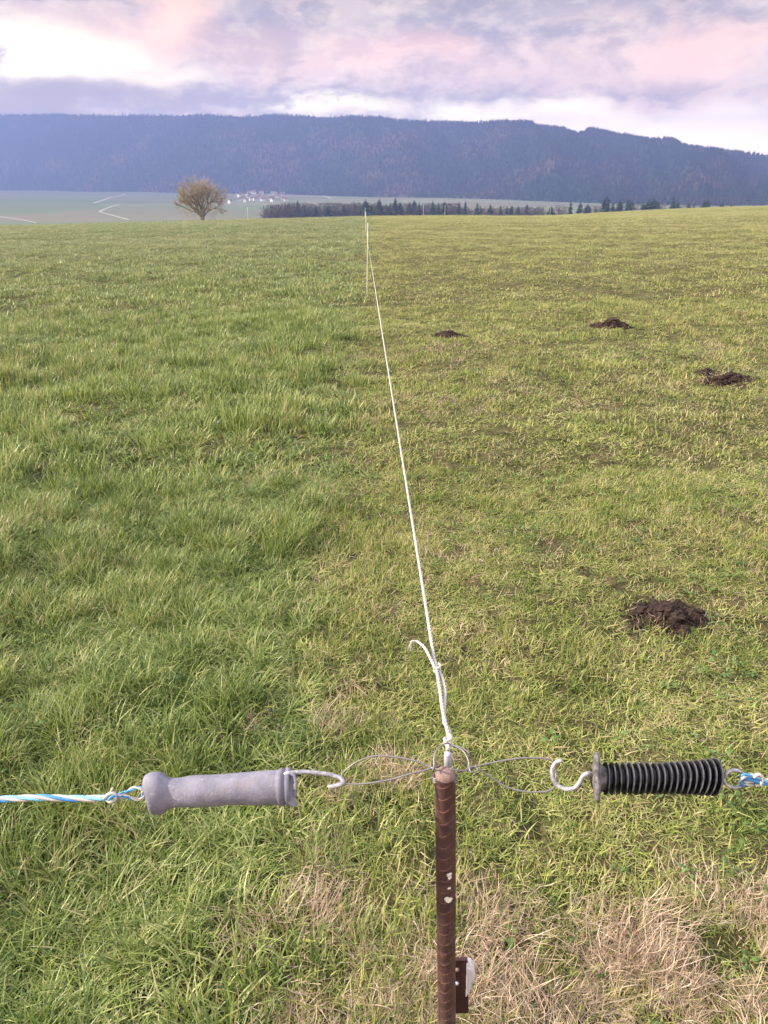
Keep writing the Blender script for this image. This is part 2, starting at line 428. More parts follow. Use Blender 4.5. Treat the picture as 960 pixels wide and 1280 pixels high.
# ridge of wooded mountain across the valley
RIDGE = [(-400, 150), (0, 146), (130, 147), (300, 149), (345, 146), (400, 150), (480, 151), (560, 155), (640, 156), (700, 161),
         (722, 167), (729, 167.5), (734, 162), (750, 164), (800, 174), (850, 184), (900, 189), (960, 197), (1100, 213), (1400, 235)]
FOOT = [(-400, 236), (0, 237), (200, 241), (350, 244), (500, 248), (640, 252), (760, 256), (960, 262), (1400, 268)]
def m_of(px, py): r = ray(px, py); return r.x/r.y
rm = [m_of(*q) for q in RIDGE]; re_ = [elev(*q) for q in RIDGE]
fm = [m_of(*q) for q in FOOT]; fe = [elev(*q) for q in FOOT]
def footdist(m_):
    e = np.interp(m_, fm, fe); return np.clip((CAM_H + 45) / -e, 1500, 4400)
def crestdist(m_): return footdist(m_) + 1250
def crestz(m_):
    return CAM_H + crestdist(m_)*np.interp(m_, rm, re_)
def mountain_xyz(m_, s):
    """s 0 foot, 1 crest, >1 beyond"""
    fd, cd = footdist(m_), crestdist(m_)
    y = fd + (cd-fd)*s
    zf_ = zt(m_*fd, fd) - 2
    prof = np.where(s <= 1, .25*s + .75*(np.sin(np.clip(s, 0, 1)*math.pi/2)**1.35), 1 - .35*(s-1)**1.3)
    z = zf_ + (crestz(m_)-zf_)*prof
    amp = np.clip(s*(1-s)*4, 0, 1)
    z = z + amp*(16*np.sin(m_*34+s*3) + 10*np.sin(m_*71+1.3-s*5) + 6*np.sin(m_*150+s*9))
    return m_*y, y, z
ms_ = np.linspace(-1.3, 1.3, 300); ss = np.linspace(0, 1.3, 50)
MM, SS = np.meshgrid(ms_, ss); X, Y, Z = mountain_xyz(MM, SS)
me = bpy.data.meshes.new('mountain'); i = np.arange(MM.size).reshape(MM.shape)
me.from_pydata(np.stack([X, Y, Z], -1).reshape(-1, 3).tolist(), [], np.stack([i[:-1, :-1], i[:-1, 1:], i[1:, 1:], i[1:, :-1]], -1).reshape(-1, 4).tolist())
me.materials.append(M['mount']); me.polygons.foreach_set('use_smooth', [True]*len(me.polygons)); me.update()
mo = bpy.data.objects.new('mountain', me); COL.objects.link(mo); tag(mo, kind='structure')

# ------------------------------------------------------------------ haze
hx, hy0, hy1, hz0, hz1 = 7800, -60, 6250, -60, 415
mb = MB(); c8 = [(sx*hx, yy_, zz_) for sx in (-1, 1) for yy_ in (hy0, hy1) for zz_ in (hz0, hz1)]
mb.add(c8, [(0, 1, 3, 2), (4, 6, 7, 5), (0, 4, 5, 1), (2, 3, 7, 6), (0, 2, 6, 4), (1, 5, 7, 3)])
hm = bpy.data.materials.new('haze'); hm.use_nodes = True; hn = NT(hm.node_tree); hn.n.clear()
pv = hn.new('ShaderNodeVolumePrincipled'); pv.inputs['Density'].default_value = .00034
pv.inputs['Color'].default_value = (.20, .262, .56, 1); pv.inputs['Anisotropy'].default_value = .1
ho_ = hn.new('ShaderNodeOutputMaterial'); hn.l.new(pv.outputs[0], ho_.inputs['Volume'])
tag(mb.build('haze', hm), kind='stuff')

# ------------------------------------------------------------------ scatter machinery
def make_scatter(name, protos, pts, rots, scls, idxs, kind='stuff'):
    """one object whose points carry instances of the prototype meshes"""
    pc = bpy.data.collections.new(name + '_sources')
    for k, o in enumerate(protos): o.name = '%s_source_%03d' % (name, k); pc.objects.link(o)
    me = bpy.data.meshes.new(name); me.vertices.add(len(pts)); me.vertices.foreach_set('co', np.asarray(pts, np.float32).ravel())
    a = me.attributes.new('rot', 'FLOAT_VECTOR', 'POINT'); a.data.foreach_set('vector', np.asarray(rots, np.float32).ravel())
    a = me.attributes.new('scl', 'FLOAT_VECTOR', 'POINT'); a.data.foreach_set('vector', np.asarray(scls, np.float32).ravel())
    a = me.attributes.new('idx', 'INT', 'POINT'); a.data.foreach_set('value', np.asarray(idxs, np.int32))
    o = bpy.data.objects.new(name, me); COL.objects.link(o)
    ng = bpy.data.node_groups.new(name, 'GeometryNodeTree')
    ng.interface.new_socket('Geometry', in_out='INPUT', socket_type='NodeSocketGeometry')
    ng.interface.new_socket('Geometry', in_out='OUTPUT', socket_type='NodeSocketGeometry')
    N = ng.nodes; L = ng.links
    gi = N.new('NodeGroupInput'); go = N.new('NodeGroupOutput')
    mp_ = N.new('GeometryNodeMeshToPoints')
    ci = N.new('GeometryNodeCollectionInfo'); ci.inputs[0].default_value = pc; ci.inputs['Separate Children'].default_value = True; ci.inputs['Reset Children'].default_value = True
    ip = N.new('GeometryNodeInstanceOnPoints'); ip.inputs['Pick Instance'].default_value = True
    def na(nm, dt):
        n = N.new('GeometryNodeInputNamedAttribute'); n.data_type = dt; n.inputs[0].default_value = nm; return n.outputs[0]
    L.new(gi.outputs[0], mp_.inputs[0]); L.new(mp_.outputs[0], ip.inputs['Points']); L.new(ci.outputs[0], ip.inputs['Instance'])
    L.new(na('idx', 'INT'), ip.inputs['Instance Index'])
    er = N.new('FunctionNodeEulerToRotation'); L.new(na('rot', 'FLOAT_VECTOR'), er.inputs[0]); L.new(er.outputs[0], ip.inputs['Rotation'])
    L.new(na('scl', 'FLOAT_VECTOR'), ip.inputs['Scale'])
    L.new(ip.outputs[0], go.inputs[0])
    md = o.modifiers.new('scatter', 'NODES'); md.node_group = ng
    return tag(o, kind=kind)

def blade(mb, x, y, h, wd, lean, az, curl, rnd, seg=4, twist=0., z0=-.01):
    """one grass blade: a tapering bent ribbon"""
    dx, dy = math.cos(az), math.sin(az)
    sx, sy = -math.sin(az+twist), math.cos(az+twist)
    vs = []; px_, pz_ = 0., z0; ang = lean
    for i in range(seg+1):
        t = i/seg; ww = wd*(1 - t**1.8)*.5*(0.75+.25*min(1, t*4))
        c_ = (x+dx*px_, y+dy*px_, pz_)
        if i < seg: vs += [(c_[0]-sx*ww, c_[1]-sy*ww, c_[2]), (c_[0]+sx*ww, c_[1]+sy*ww, c_[2])]
        else: vs.append(c_)
        px_ += math.sin(ang)*h/seg; pz_ += math.cos(ang)*h/seg; ang += curl/seg
        if pz_ < .002: pz_ = .002
    fs = [(2*i, 2*i+1, 2*i+3, 2*i+2) for i in range(seg-1)] + [(2*seg-2, 2*seg-1, 2*seg)]
    mb.add(vs, fs, 0, rnd=rnd)

def tuft(kind, n, rad, h, wd, m_, seg=4):
    mb = MB()
    for _ in range(n):
        r_ = rad*math.sqrt(random.random()); a = random.uniform(0, 6.283)
        x, y = r_*math.cos(a), r_*math.sin(a)
        az = a + random.gauss(0, 1.0) if kind != 'dry' else random.gauss(0, .75)
        if kind == 'long':
            blade(mb, x, y, h*random.uniform(.45, 1.15), wd*random.uniform(.6, 1.25), abs(random.gauss(.30, .22)), az, random.uniform(.3, 1.8), random.random(), seg, random.uniform(-.6, .6))
        elif kind == 'short':
            blade(mb, x, y, h*random.uniform(.4, 1.25), wd*random.uniform(.5, 1.2), abs(random.gauss(.85, .45)), random.uniform(0, 6.283), random.uniform(-.6, 2.0), random.random(), seg, random.uniform(-.9, .9))
        else:
            blade(mb, x, y, h*random.uniform(.5, 1.3), wd*random.uniform(.5, 1.2), abs(random.gauss(1.05, .40)), az, random.uniform(-2.4, 3.8), random.random(), seg+2, random.uniform(-1.5, 1.5))
    return mb.build('tuft', m_, link=False, loc=(0, 0, 0))

# patch value noise used to place tufts
def vnoise(x, y, sc, seed=0):
    x = np.asarray(x)*sc + seed*17.3; y = np.asarray(y)*sc + seed*9.1
    xi, yi = np.floor(x), np.floor(y); fx, fy = x-xi, y-yi
    fx = fx*fx*(3-2*fx); fy = fy*fy*(3-2*fy)
    def hsh(a, b): v = np.sin(a*127.1+b*311.7+seed*74.7)*43758.5453; return v-np.floor(v)
    return (hsh(xi, yi)*(1-fx)+hsh(xi+1, yi)*fx)*(1-fy) + (hsh(xi, yi+1)*(1-fx)+hsh(xi+1, yi+1)*fx)*fy
def sample_band(y0, y1, dens, mw=.66, extra=.9):
    xm = mw*y1+extra
    n = int(dens*2*xm*(y1-y0)); x = rng.uniform(-xm, xm, n); y = rng.uniform(y0, y1, n)
    k = np.abs(x) < mw*y+extra
    return x[k], y[k]
def side_mask(x, y):
    """1 in the grazed right-hand side, 0 in the long left-hand side"""
    e = x + .32 + .45*(vnoise(x, y, 1.1, 3)-.5) + .012*y
    return sstep(-.24, .32, e)

# soil patches where grass must not cover
HEAPS = [  # px, py, half width (m), label
    (833, 774, .152, 'large broken molehill nearest the rusty post, on short grass'),
    (911, 478, .20, 'flat dark molehill beside a smaller heap near the right edge'),
    (883, 467, .12, 'small molehill just behind the wider flat one near the right edge'),
    (765, 409, .21, 'dark molehill farthest from the rusty post, in the open short grass'),
    (562, 421, .19, 'low grassy molehill closest to the white fence rope'),
]
heap_pos = [(on_ground(a, b), c_) for a, b, c_, _ in HEAPS]
def heap_clear(x, y):
    k = np.ones(len(x), bool)
    for p, hw in heap_pos:
        k &= (((x-p.x)/hw)**2 + ((y-p.y)/(hw*.75))**2) > rng.uniform(.35, 1.1, len(x))
    return k

BANDS = [  # y0, y1, density, blade scale, lod
    (.55, 4.2, 620, 1.0, 0), (4.2, 11, 170, 1.35, 1), (11, 32, 40, 2.4, 2), (32, 125, 8, 4.5, 3)]
LONG, SHORT = [], []
lp = []; spz = []
for lod, (nb, rad, wm, seg) in enumerate([(34, .050, 1.15, 4), (32, .085, 1.9, 3), (32, .17, 3.4, 3), (34, .36, 7., 2)]):
    for _ in range(6):
        lp.append(tuft('long', nb, rad, [.115, .115, .10, .075][lod], .0037*wm, M['long'], seg))
        spz.append(tuft('short', int(nb*1.15), rad*1.05, [.052, .055, .055, .055][lod], .0033*wm, M['short'], seg))
Lpts, Lr, Ls_, Li = [], [], [], []; Spts, Sr, Ss_, Si = [], [], [], []
for (y0, y1, dens, bs_, lod) in BANDS:
    x, y = sample_band(y0, y1, dens)
    k = heap_clear(x, y); x, y = x[k], y[k]
    bare_ = sstep(.70, .84, vnoise(x, y, 3.4, 21)*.7 + vnoise(x, y, 9., 22)*.3)*(.2+.45*side_mask(x, y))*(y < 9)
    bare_ = np.maximum(bare_, (.85*np.exp(-((x-heap_pos[0][0].x)**2+(y-heap_pos[0][0].y)**2)/.32**2))*sstep(.45, .6, vnoise(x, y, 9., 23)))
    k = rng.random(len(x)) > bare_; x, y = x[k], y[k]
    m_ = side_mask(x, y)
    isS = rng.random(len(x)) < m_
    clump = vnoise(x, y, 1.9, 1)*.28 + vnoise(x, y, 4.8, 2)*.40 + vnoise(x, y, 10.5, 14)*.32
    z = zt(x, y)
    n = len(x)
    rot = np.stack([rng.normal(0, .12, n), rng.normal(0, .12, n), rng.uniform(0, 6.283, n)], -1)
    h = .42 + .90*sstep(.36, .70, clump)
    h *= 1 + .55*sstep(.74, .88, vnoise(x, y, 2.3, 31))
    h *= np.where(y > 5, np.clip(1-(y-5)*.014, .6, 1), 1)
    # the strip under the fence is of middling length
    strip = np.exp(-((x+.1)/.4)**2); h = h*(1-.35*strip)
    hs = .38 + .85*sstep(.36, .70, clump)
    under = np.exp(-((x-.0)/.35)**2)*.15; hs = hs*(1+under)*np.where(y > 40, .75, 1)
    jit = rng.uniform(.8, 1.2, n)
    rd = rng.uniform(.85, 1.25, n)
    idx = rng.integers(0, 6, n) + lod*6
    a = ~isS
    Lpts.append(np.stack([x, y, z], -1)[a]); Lr.append(rot[a]); Ls_.append(np.stack([rd, rd, h*jit], -1)[a]); Li.append(idx[a])
    a = isS & (rng.random(n) < (1.0 if lod else .95))
    Spts.append(np.stack([x, y, z], -1)[a]); Sr.append(rot[a]); Ss_.append(np.stack([rd, rd, hs*jit], -1)[a]); Si.append(idx[a])
tag(make_scatter('long_grass', lp, np.concatenate(Lpts), np.concatenate(Lr), np.concatenate(Ls_), np.concatenate(Li)))
tag(make_scatter('short_grass', spz, np.concatenate(Spts), np.concatenate(Sr), np.concatenate(Ss_), np.concatenate(Si)))

# dry straw: matted tufts in the lower right, thin bits everywhere on the grazed side
dp = [tuft('dry', 85, .055, .070, .0017, M['dry'], 5) for _ in range(6)] + [tuft('dry', 12, .08, .055, .0021, M['dry'], 3) for _ in range(5)]
x, y = sample_band(.55, 2.6, 900)
nz = vnoise(x, y, 6.0, 5)*.55 + vnoise(x, y, 13.0, 6)*.45
zone = sstep(1.60, 1.10, y + .25*(vnoise(x, y, 2, 8)-.5)) * sstep(-.34, .06, x)
zone = np.maximum(zone, .55*sstep(2.3, 1.9, y)*np.exp(-((x-.02)/.22)**2))
keep = rng.random(len(x)) < np.clip((nz-.60+.20*zone)*8, 0, 1)*zone*.48
x1, y1_ = x[keep], y[keep]; i1 = rng.integers(0, 6, len(x1))
s1 = .6 + .8*sstep(.45, .75, nz[keep])
x, y = sample_band(.55, 8, 120)
dn = vnoise(x, y, 1.6, 9)
keep = rng.random(len(x)) < (side_mask(x, y)*.85 + .10)*np.clip((dn-.25)*2, 0, 1)
x2, y2 = x[keep], y[keep]; i2 = rng.integers(6, 11, len(x2)); s2 = rng.uniform(.7, 1.3, len(x2))
x = np.concatenate([x1, x2]); y = np.concatenate([y1_, y2]); n = len(x); s_ = np.concatenate([s1, s2])
make_scatter('dry_grass', dp, np.stack([x, y, zt(x, y)+.008], -1),
             np.stack([rng.normal(0, .25, n), rng.normal(0, .25, n), rng.uniform(0, 6.283, n)], -1),
             np.stack([s_, s_, s_], -1), np.concatenate([i1, i2]))

# low broad-leaved weeds between the blades
def rosette():
    mb = MB()
    for _ in range(random.randint(5, 9)):
        az = random.uniform(0, 6.28); L = random.uniform(.02, .045); wd = L*random.uniform(.35, .6); el = random.uniform(.1, .7)
        hh = random.uniform(.02, .05); r0 = random.uniform(0, .03)
        ca, sa = math.cos(az), math.sin(az); vs = []
        prof = [(0, .1), (.3, .8), (.6, 1.), (.85, .6), (1., .08)]
        for t, q in prof:
            cx = r0 + L*t*math.cos(el); cz = hh + L*math.sin(el)*t - .012*t*t
            for s in (-1, 1): vs.append((ca*cx - sa*s*wd*q/2, sa*cx + ca*s*wd*q/2, cz + .004*q))
        mb.add(vs, [(2*i, 2*i+1, 2*i+3, 2*i+2) for i in range(4)], 0, rnd=random.random())
    return mb.build('leafy', M['leaf'], link=False, loc=(0, 0, 0))
wp = [rosette() for _ in range(6)]
x, y = sample_band(.6, 9, 70)
keep = rng.random(len(x)) < np.clip((vnoise(x, y, 1.2, 12)-.48)*3.0, 0, 1)
x, y = x[keep], y[keep]; n = len(x); sc = rng.uniform(.35, .7, n)
make_scatter('clover', wp, np.stack([x, y, zt(x, y)+.01*(1-side_mask(x, y))*3], -1), np.stack([rng.normal(0, .2, n), rng.normal(0, .2, n), rng.uniform(0, 6.28, n)], -1),
             np.stack([sc, sc, sc], -1), rng.integers(0, 6, n))

# ------------------------------------------------------------------ molehills
for k, ((p, hw), (_, _, _, lab)) in enumerate(zip(heap_pos, HEAPS)):
    mb = MB(); n = 46; vs = []
    hh = hw*(.36 if k == 0 else .42 if k in (1, 3) else .3)
    for j in range(n):
        for i_ in range(n):
            u, v = (i_/(n-1)*2-1)*1.25, (j/(n-1)*2-1)*1.25
            x_, y_ = p.x + u*hw, p.y + v*hw*.75
            q = math.sqrt(u*u+v*v) + .75*mnoise.noise(Vector((u*2.1+k*7, v*2.1, k))) + .2*mnoise.noise(Vector((u*6+k*7, v*6, k)))
            t = max(0, 1-q)
            h_ = hh*(t**.8)*(.75+.7*mnoise.noise(Vector((u*3, v*3, k*3.3)))) + hw*.09*mnoise.noise(Vector((u*9, v*9, k)))*(t > 0) + .035*hw*mnoise.noise(Vector((u*22, v*22, k)))
            vs.append((x_, y_, zg(x_, y_) + (h_ if t > 0 else -.03) + (.0 if t > 0 else 0)))
    mb.add(vs, [(j*n+i_, j*n+i_+1, (j+1)*n+i_+1, (j+1)*n+i_) for j in range(n-1) for i_ in range(n-1)])
    for _ in range(420 if k == 0 else 150):
        a = random.uniform(0, 6.283); q = abs(random.gauss(0, .62)); q = min(q, 1.9)
        x_, y_ = p.x + math.cos(a)*q*hw, p.y + math.sin(a)*q*hw*.75
        r_ = hw*random.uniform(.015, .10)*max(.3, 1.2-.6*q)*(2.0 if random.random() < .07 else 1)
        zz = zg(x_, y_) + hh*max(0, 1-q)*.85 + (.004 if q < 1 else .012)
        bm = bmesh.new(); bmesh.ops.create_icosphere(bm, subdivisions=2, radius=1)
        sv = Vector((random.uniform(0, 50), 3, 7)); s3 = (random.uniform(.7, 1.5), random.uniform(.7, 1.3), random.uniform(.5, .9))
        cv = []
        for v_ in bm.verts:
            d_ = v_.co*(1+.75*mnoise.noise(v_.co*1.6+sv)+.3*mnoise.noise(v_.co*4+sv)); cv.append((x_+d_.x*r_*s3[0], y_+d_.y*r_*s3[1], zz+d_.z*r_*s3[2]))
        mb.add(cv, [tuple(v_.index for v_ in f.verts) for f in bm.faces]); bm.free()
    o = mb.build('molehill', M['soil'], loc=(p.x, p.y, zg(p.x, p.y)))
    tag(o, lab, 'molehill', 'molehills on the grazed pasture')

# ------------------------------------------------------------------ rusty rebar post
D = .69
top = P(556.5, 966, D); bot_mid = P(558.5, 1280, .835)
axis = (bot_mid - top).normalized()
Lp = (top.z + .25) / -axis.z
post = empty('rusty_post', top + axis*((top.z)/-axis.z), 'rusty ribbed iron rod standing upright between the two gate handles', 'fence post')
rr = .0080
xa = Vector((1, 0, 0)); xa = (xa - axis*xa.dot(axis)).normalized(); ya = axis.cross(xa)
if ya.y > 0: ya = -ya                       # ya points towards the viewer
mb = MB(); n = 48; NS = 1500; vs = []; rib = []; paint = []
spots = [(.120, .38, .0028), (.124, .42, .002), (.152, .05, .0032), (.154, .30, .0040), (.138, .36, .0018)]
for i_ in range(NS+1):
    # denser sampling over the upper part which is in view
    d_ = (i_/NS)*.62 if i_ < NS else Lp
    for k in range(n):
        a = 2*math.pi*k/n
        ca, sa = math.cos(a), math.sin(a)       # ca along xa (side), sa towards viewer
        side = max(0, abs(ca)-.93)/.07           # two longitudinal ribs
        # crescent ribs: slanted arcs on each half
        ph = (d_ + .0042*ca*(1 if sa > 0 else -1) - .0030*(1-ca*ca) + .0016*mnoise.noise(Vector((7, 1, d_*45)))) / .0148
        fr = abs((ph % 1) - .5)*2
        cres = max(0, 1-fr/.13)*max(0, 1-abs(ca)**4)
        fade = min(1, d_/.006)
        r_ = rr*(1-.10*abs(sa)**3) + .0016*side + .0006*cres*fade
        r_ += .00016*mnoise.noise(Vector((ca*3, sa*3, d_*160))) + .0003*mnoise.noise(Vector((ca*1.2, sa*1.2, d_*25)))
        if d_ < .003: r_ -= (.003-d_)*.35
        vs.append(top + axis*d_ + xa*ca*r_ + ya*sa*r_)
        rib.append(min(1, cres*.9*(.5+.9*abs(mnoise.noise(Vector((ca*2, d_*90, 1))))) + side*.25))
        pt = 0.
        for (pd, pa, ps) in spots:
            if sa > 0:
                q = math.hypot(d_-pd, (ca-pa)*rr)/ps + .5*mnoise.noise(Vector((d_*900, ca*8, 3)))
                pt = max(pt, max(0, min(1, (1-q)*4)))
        paint.append(pt)
fs = [(i_*n+k, i_*n+(k+1) % n, (i_+1)*n+(k+1) % n, (i_+1)*n+k) for i_ in range(NS) for k in range(n)]
mb.add(vs, fs, 0, rib=rib, paint=paint)
mb.build('rod', M['rust'], post, smooth=True)
mb = MB(); vs = [top - axis*.0032]; rings = [(.45, -.0030), (.85, -.0014), (1.04, .0006), (1.06, .004)]
for q, d_ in rings:
    for k in range(n):
        a = 2*math.pi*k/n; e = 1+.09*mnoise.noise(Vector((math.cos(a)*2, math.sin(a)*2, q*3)))
        vs.append(top + axis*(d_ + .0007*mnoise.noise(Vector((math.cos(a)*3*q, math.sin(a)*3*q, 5)))) + (xa*math.cos(a)*1.1 + ya*math.sin(a))*rr*q*e)
fs = [(0, 1+(k+1) % n, 1+k) for k in range(n)] + [(1+r0*n+k, 1+r0*n+(k+1) % n, 1+(r0+1)*n+(k+1) % n, 1+(r0+1)*n+k) for r0 in range(3) for k in range(n)]
mb.add(vs, fs); mb.build('cut_end', M['rusttop'], post, smooth=True)

# pin standing behind the rod end, holding the rope
mb = MB(); pa_, pb_ = P(560, 972, .712), P(559.6, 941, .705)
mb.lathe(pb_, pa_-pb_, [(-.0006, .0018), (0, .0032), (.002, .0034), ((pa_-pb_).length, .0034)], 20)
mb.build('pin', M['pin'], post, smooth=True)

# rusty flat bracket with rivets and white insulator, low on the rod
def slab(mb, a, b, width_dir, wdt, th_dir, th, mi=0):
    w2 = width_dir.normalized()*wdt; t2 = th_dir.normalized()*th
    c_ = [a, a+w2, b+w2, b]; vs = c_ + [q+t2 for q in c_]
    mb.add(vs, [(0, 1, 2, 3), (7, 6, 5, 4), (0, 4, 5, 1), (1, 5, 6, 2), (2, 6, 7, 3), (3, 7, 4, 0)], mi)
ba, bb = P(565, 1201, .822), P(567, 1267, .868)
dn_ = (bb-ba)
mb = MB(); slab(mb, ba, bb, xa, .0168, -ya, .004); br = mb.build('bracket', M['rustdark'], post)
br['_w'] = tuple(post.location)
for q, (ppx, ppy) in enumerate([(571.5, 1211), (571, 1228)]):
    mb = MB(); c0 = P(ppx, ppy, .822+.0007*(ppy-1201)) 
    mb.lathe(c0 - ya*.004, ya, [(0, .0022), (.0055, .0022), (.0065, .0016), (.007, .0004)], 14)
    mb.build('rivet', M['pin'] if q else M['rusttop'], br, smooth=True)
# insulator: half-oval lobe, thick
mb = MB(); a0 = P(583, 1200.5, .826); a1 = P(582, 1243, .854); L_ = (a1-a0).length; ax = (a1-a0).normalized()
sx_ = (xa - ax*xa.dot(ax)).normalized(); th = ya
outl = []
for i_ in range(25):
    t = i_/24; wq = .0095*(math.sin(math.pi*min(1, t*1.0)**.62))**.75 if 0 < t < 1 else 0
    outl.append((t*L_, wq))
vs = []; nn = len(outl)
for zz, sc_ in ((-.006, .86), (-.004, 1.), (.003, 1.), (.006, .8)):
    for (t, wq) in outl: vs.append(a0 + ax*(t*sc_ + L_*(1-sc_)*.5) + sx_*wq*sc_ + th*zz)
fs = [(r0*nn+i_, r0*nn+i_+1, (r0+1)*nn+i_+1, (r0+1)*nn+i_) for r0 in range(3) for i_ in range(nn-1)]
fs += [(r0*nn+nn-1, r0*nn, (r0+1)*nn, (r0+1)*nn+nn-1) for r0 in range(3)]
fs += [tuple(range(nn-1, -1, -1)), tuple(3*nn+i_ for i_ in range(nn))]
mb.add(vs, fs); mb.build('insulator', M['porcelain'], post)

# ------------------------------------------------------------------ twisted wire with its two loops
wr = .0008
wire = empty('steel_wire', P(556, 962, .70), 'thin grey wire wrapped round the rusty rod top with a loop on each side', 'wire')
def px_path(pts, n=8): return spline([P(*q) for q in pts], n)
mb = MB(); mb.tube(px_path([(549, 962, .679), (541, 960, .69), (530, 956, .692), (518, 951, .692), (493, 946, .693), (468, 945, .694), (447, 952, .694), (434, 961, .695), (427, 969, .697),
                          (425, 976, .693), (431, 979.5, .688), (452, 980, .687), (485, 975, .687), (514, 967, .688), (530, 963, .690), (541, 960, .692), (549, 957, .700)]), wr, 8)
mb.build('loop', M['wire'], wire, smooth=True)
mb = MB(); mb.tube(px_path([(563, 961, .681), (573, 963, .682), (584, 963, .686), (592, 959, .690), (612, 954, .692), (648, 948, .693), (681, 948, .694), (691, 953, .695), (695, 965, .697), (694, 980, .692),
                          (689, 987, .688), (676, 990, .688), (653, 989, .688), (630, 982, .689), (607, 967, .689), (594, 959, .688), (587, 959, .686), (589, 965, .683), (597, 963, .686), (594, 957, .690)]), wr, 8)
mb.build('loop', M['wire'], wire, smooth=True)
mb = MB(); mb.tube(px_path([(541, 963, .684), (542.5, 957, .688), (543, 945, .693), (547.5, 935, .698), (556, 929.5, .702), (563, 930, .704), (572, 934, .702), (580, 940, .698), (585.5, 951, .692), (585, 960, .688), (578, 964, .684), (570, 962, .682)]), wr, 8)
mb.tube(px_path([(562, 932, .704), (570, 932.5, .703), (579, 935.5, .701), (587, 942, .698)]), wr, 8)
for j in range(3):                                        # turns of the wire round the rod just below its end
    pts = []
    for i_ in range(25):
        a = 2*math.pi*i_/24
        pts.append(top + axis*(.0035+.0022*j+.0018*i_/24) + (xa*math.cos(a)*1.16 + ya*math.sin(a)*.98)*(rr+.0014))
    mb.tube([q for q in pts if (q-top).dot(ya) < .0035], wr, 8)
mb.build('wrapping', M['wire'], wire, smooth=True)

# ------------------------------------------------------------------ grey gate handle (left)
hl = empty('gate_handle', P(280, 988, .69), 'smooth weathered grey gate handle left of the rusty rod, on blue and white rope', 'gate handle')
a0, a1 = P(190, 992, .690), P(372, 982.5, .690); hax = (a1-a0).normalized(); HL = (a1-a0).length; k_ = .69/960
def shape_flange(a, d_, r_):
    # the stop at the rope end has two lobes, and a waisted rim
    w_ = max(0., 1-abs(d_-.008)/.014)
    lobes = .5+.5*math.cos(2*a)
    q_ = max(0., min(1., (.022-d_)/.022))
    return r_ - w_*.0050*(1-lobes), d_ - .0045*q_*abs(math.cos(a))**3*(1 if math.cos(a) > 0 else .2) - .0015*q_
prof = [(-.001, .003), (-.001, .0085), (-.0004, .0130), (.001, .0180), (.004, .0203), (.008, .0204), (.0108, .0196), (.0128, .0178), (.0145, .0153), (.0165, .0138), (.020, .0130), (.025, .0129)]
prof += [(.025 + (HL-.042)*t, .0130 + .0018*t + .0003*math.sin(t*9)) for t in np.linspace(.03, 1, 40)]
x0 = prof[-1][0]
prof += [(x0+.0006, .0158), (x0+.0012, .0163), (x0+.0046, .0163), (x0+.0053, .0150), (x0+.0068, .0150), (x0+.0074, .0163), (x0+.0105, .0161), (x0+.0115, .0150), (x0+.0115, .0118), (x0+.004, .0112), (x0+.004, .002)]
mb = MB(); mb.lathe(a0, hax, prof, 56, shape=shape_flange, jitter=.0007)
mb.build('grip', M['grip'], hl, smooth=True)
# broken lip hanging from the mouth of the grip
mb = MB(); e0 = P(366, 997, .682); vs = []
for zz in (-.0015, .0015):
    for (dx_, dy_) in [(-9, -4), (0, -9), (3, -3), (4, 4), (7, 9), (4, 13), (-3, 11), (-9, 5)]:
        vs.append(P(366+dx_, 996+dy_, .680+zz + .0004*dx_))
mb.add(vs, [tuple(range(7, -1, -1)), tuple(range(8, 16))] + [(i_, (i_+1) % 8, 8+(i_+1) % 8, 8+i_) for i_ in range(8)])
mb.tube(spline([P(362, 966, .68), P(368, 970, .678), P(370, 982, .677), P(369, 994, .679)], 6), .0014, 8)
mb.build('broken_lip', M['grip'], hl)
mb = MB(); mb.tube(px_path([(340, 976, .69), (352, 970, .686), (362, 966.5, .684), (378, 965, .686), (393, 966, .689), (410, 968, .691), (422, 971.5, .692), (428.5, 975.5, .690), (427, 980, .686), (419, 982.5, .684), (409, 983.5, .684)], 10),
                  [.0021]*95+[.0019, .0018, .0016, .0013, .0009, .0004], 12)
mb.build('hook', M['zinc'], hl, smooth=True)
mb = MB(); mb.tube(px_path([(196, 989, .688), (187, 986, .688), (181, 987, .686), (178, 991, .686), (181, 996, .688), (188, 997, .690), (196, 994, .69)]), .0014, 10)
mb.build('eye', M['zinc'], hl, smooth=True)

# ------------------------------------------------------------------ black ribbed gate handle (right)
hr = empty('gate_handle', P(825, 972, .69), 'black ribbed gate handle right of the rusty rod with a round grey guard disc', 'gate handle')
b0, b1 = P(757, 973, .69), P(895, 971, .69); bax = (b1-b0).normalized(); BL = (b1-b0).length
tiltv = (bax + Vector((0, 0, 1))*.14 + Vector((0, -1, 0))*.05).normalized()
mb = MB(); mb.lathe(b0 - bax*.012, bax, [(0, .0085), (BL+.011, .0085), (BL+.012, .006)], 32, edge=0.)
NF = 19
for i_ in range(NF):
    t = i_/(NF-1); c0 = b0 + bax*(t*(BL-.0015))
    rf = .0138 + .0030*max(0, (t-.55)/.45)**1.5 + .0008*max(0, 1-t*6) + random.uniform(-.0004, .0004)
    tv = (bax + Vector((0, 0, 1))*(-.05 - .16*t + random.uniform(-.02, .02)) + Vector((0, -.06, 0))).normalized()
    c0 = c0 - Vector((0, 0, .0006*math.sin(t*3.1)))
    mb.lathe(c0, tv, [(-.0011, .008), (-.0007, rf-.0012), (-.0004, rf), (.0004, rf), (.0007, rf-.0012), (.0011, .008)], 40, jitter=.0005, edge=[.0]*80+[.9]*80+[0.]*80)
mb.build('grip', M['black'], hr, smooth=False)
mb = MB(); fa = (bax + Vector((0, 0, 1))*.10 + Vector((0, -.22, 0))).normalized()
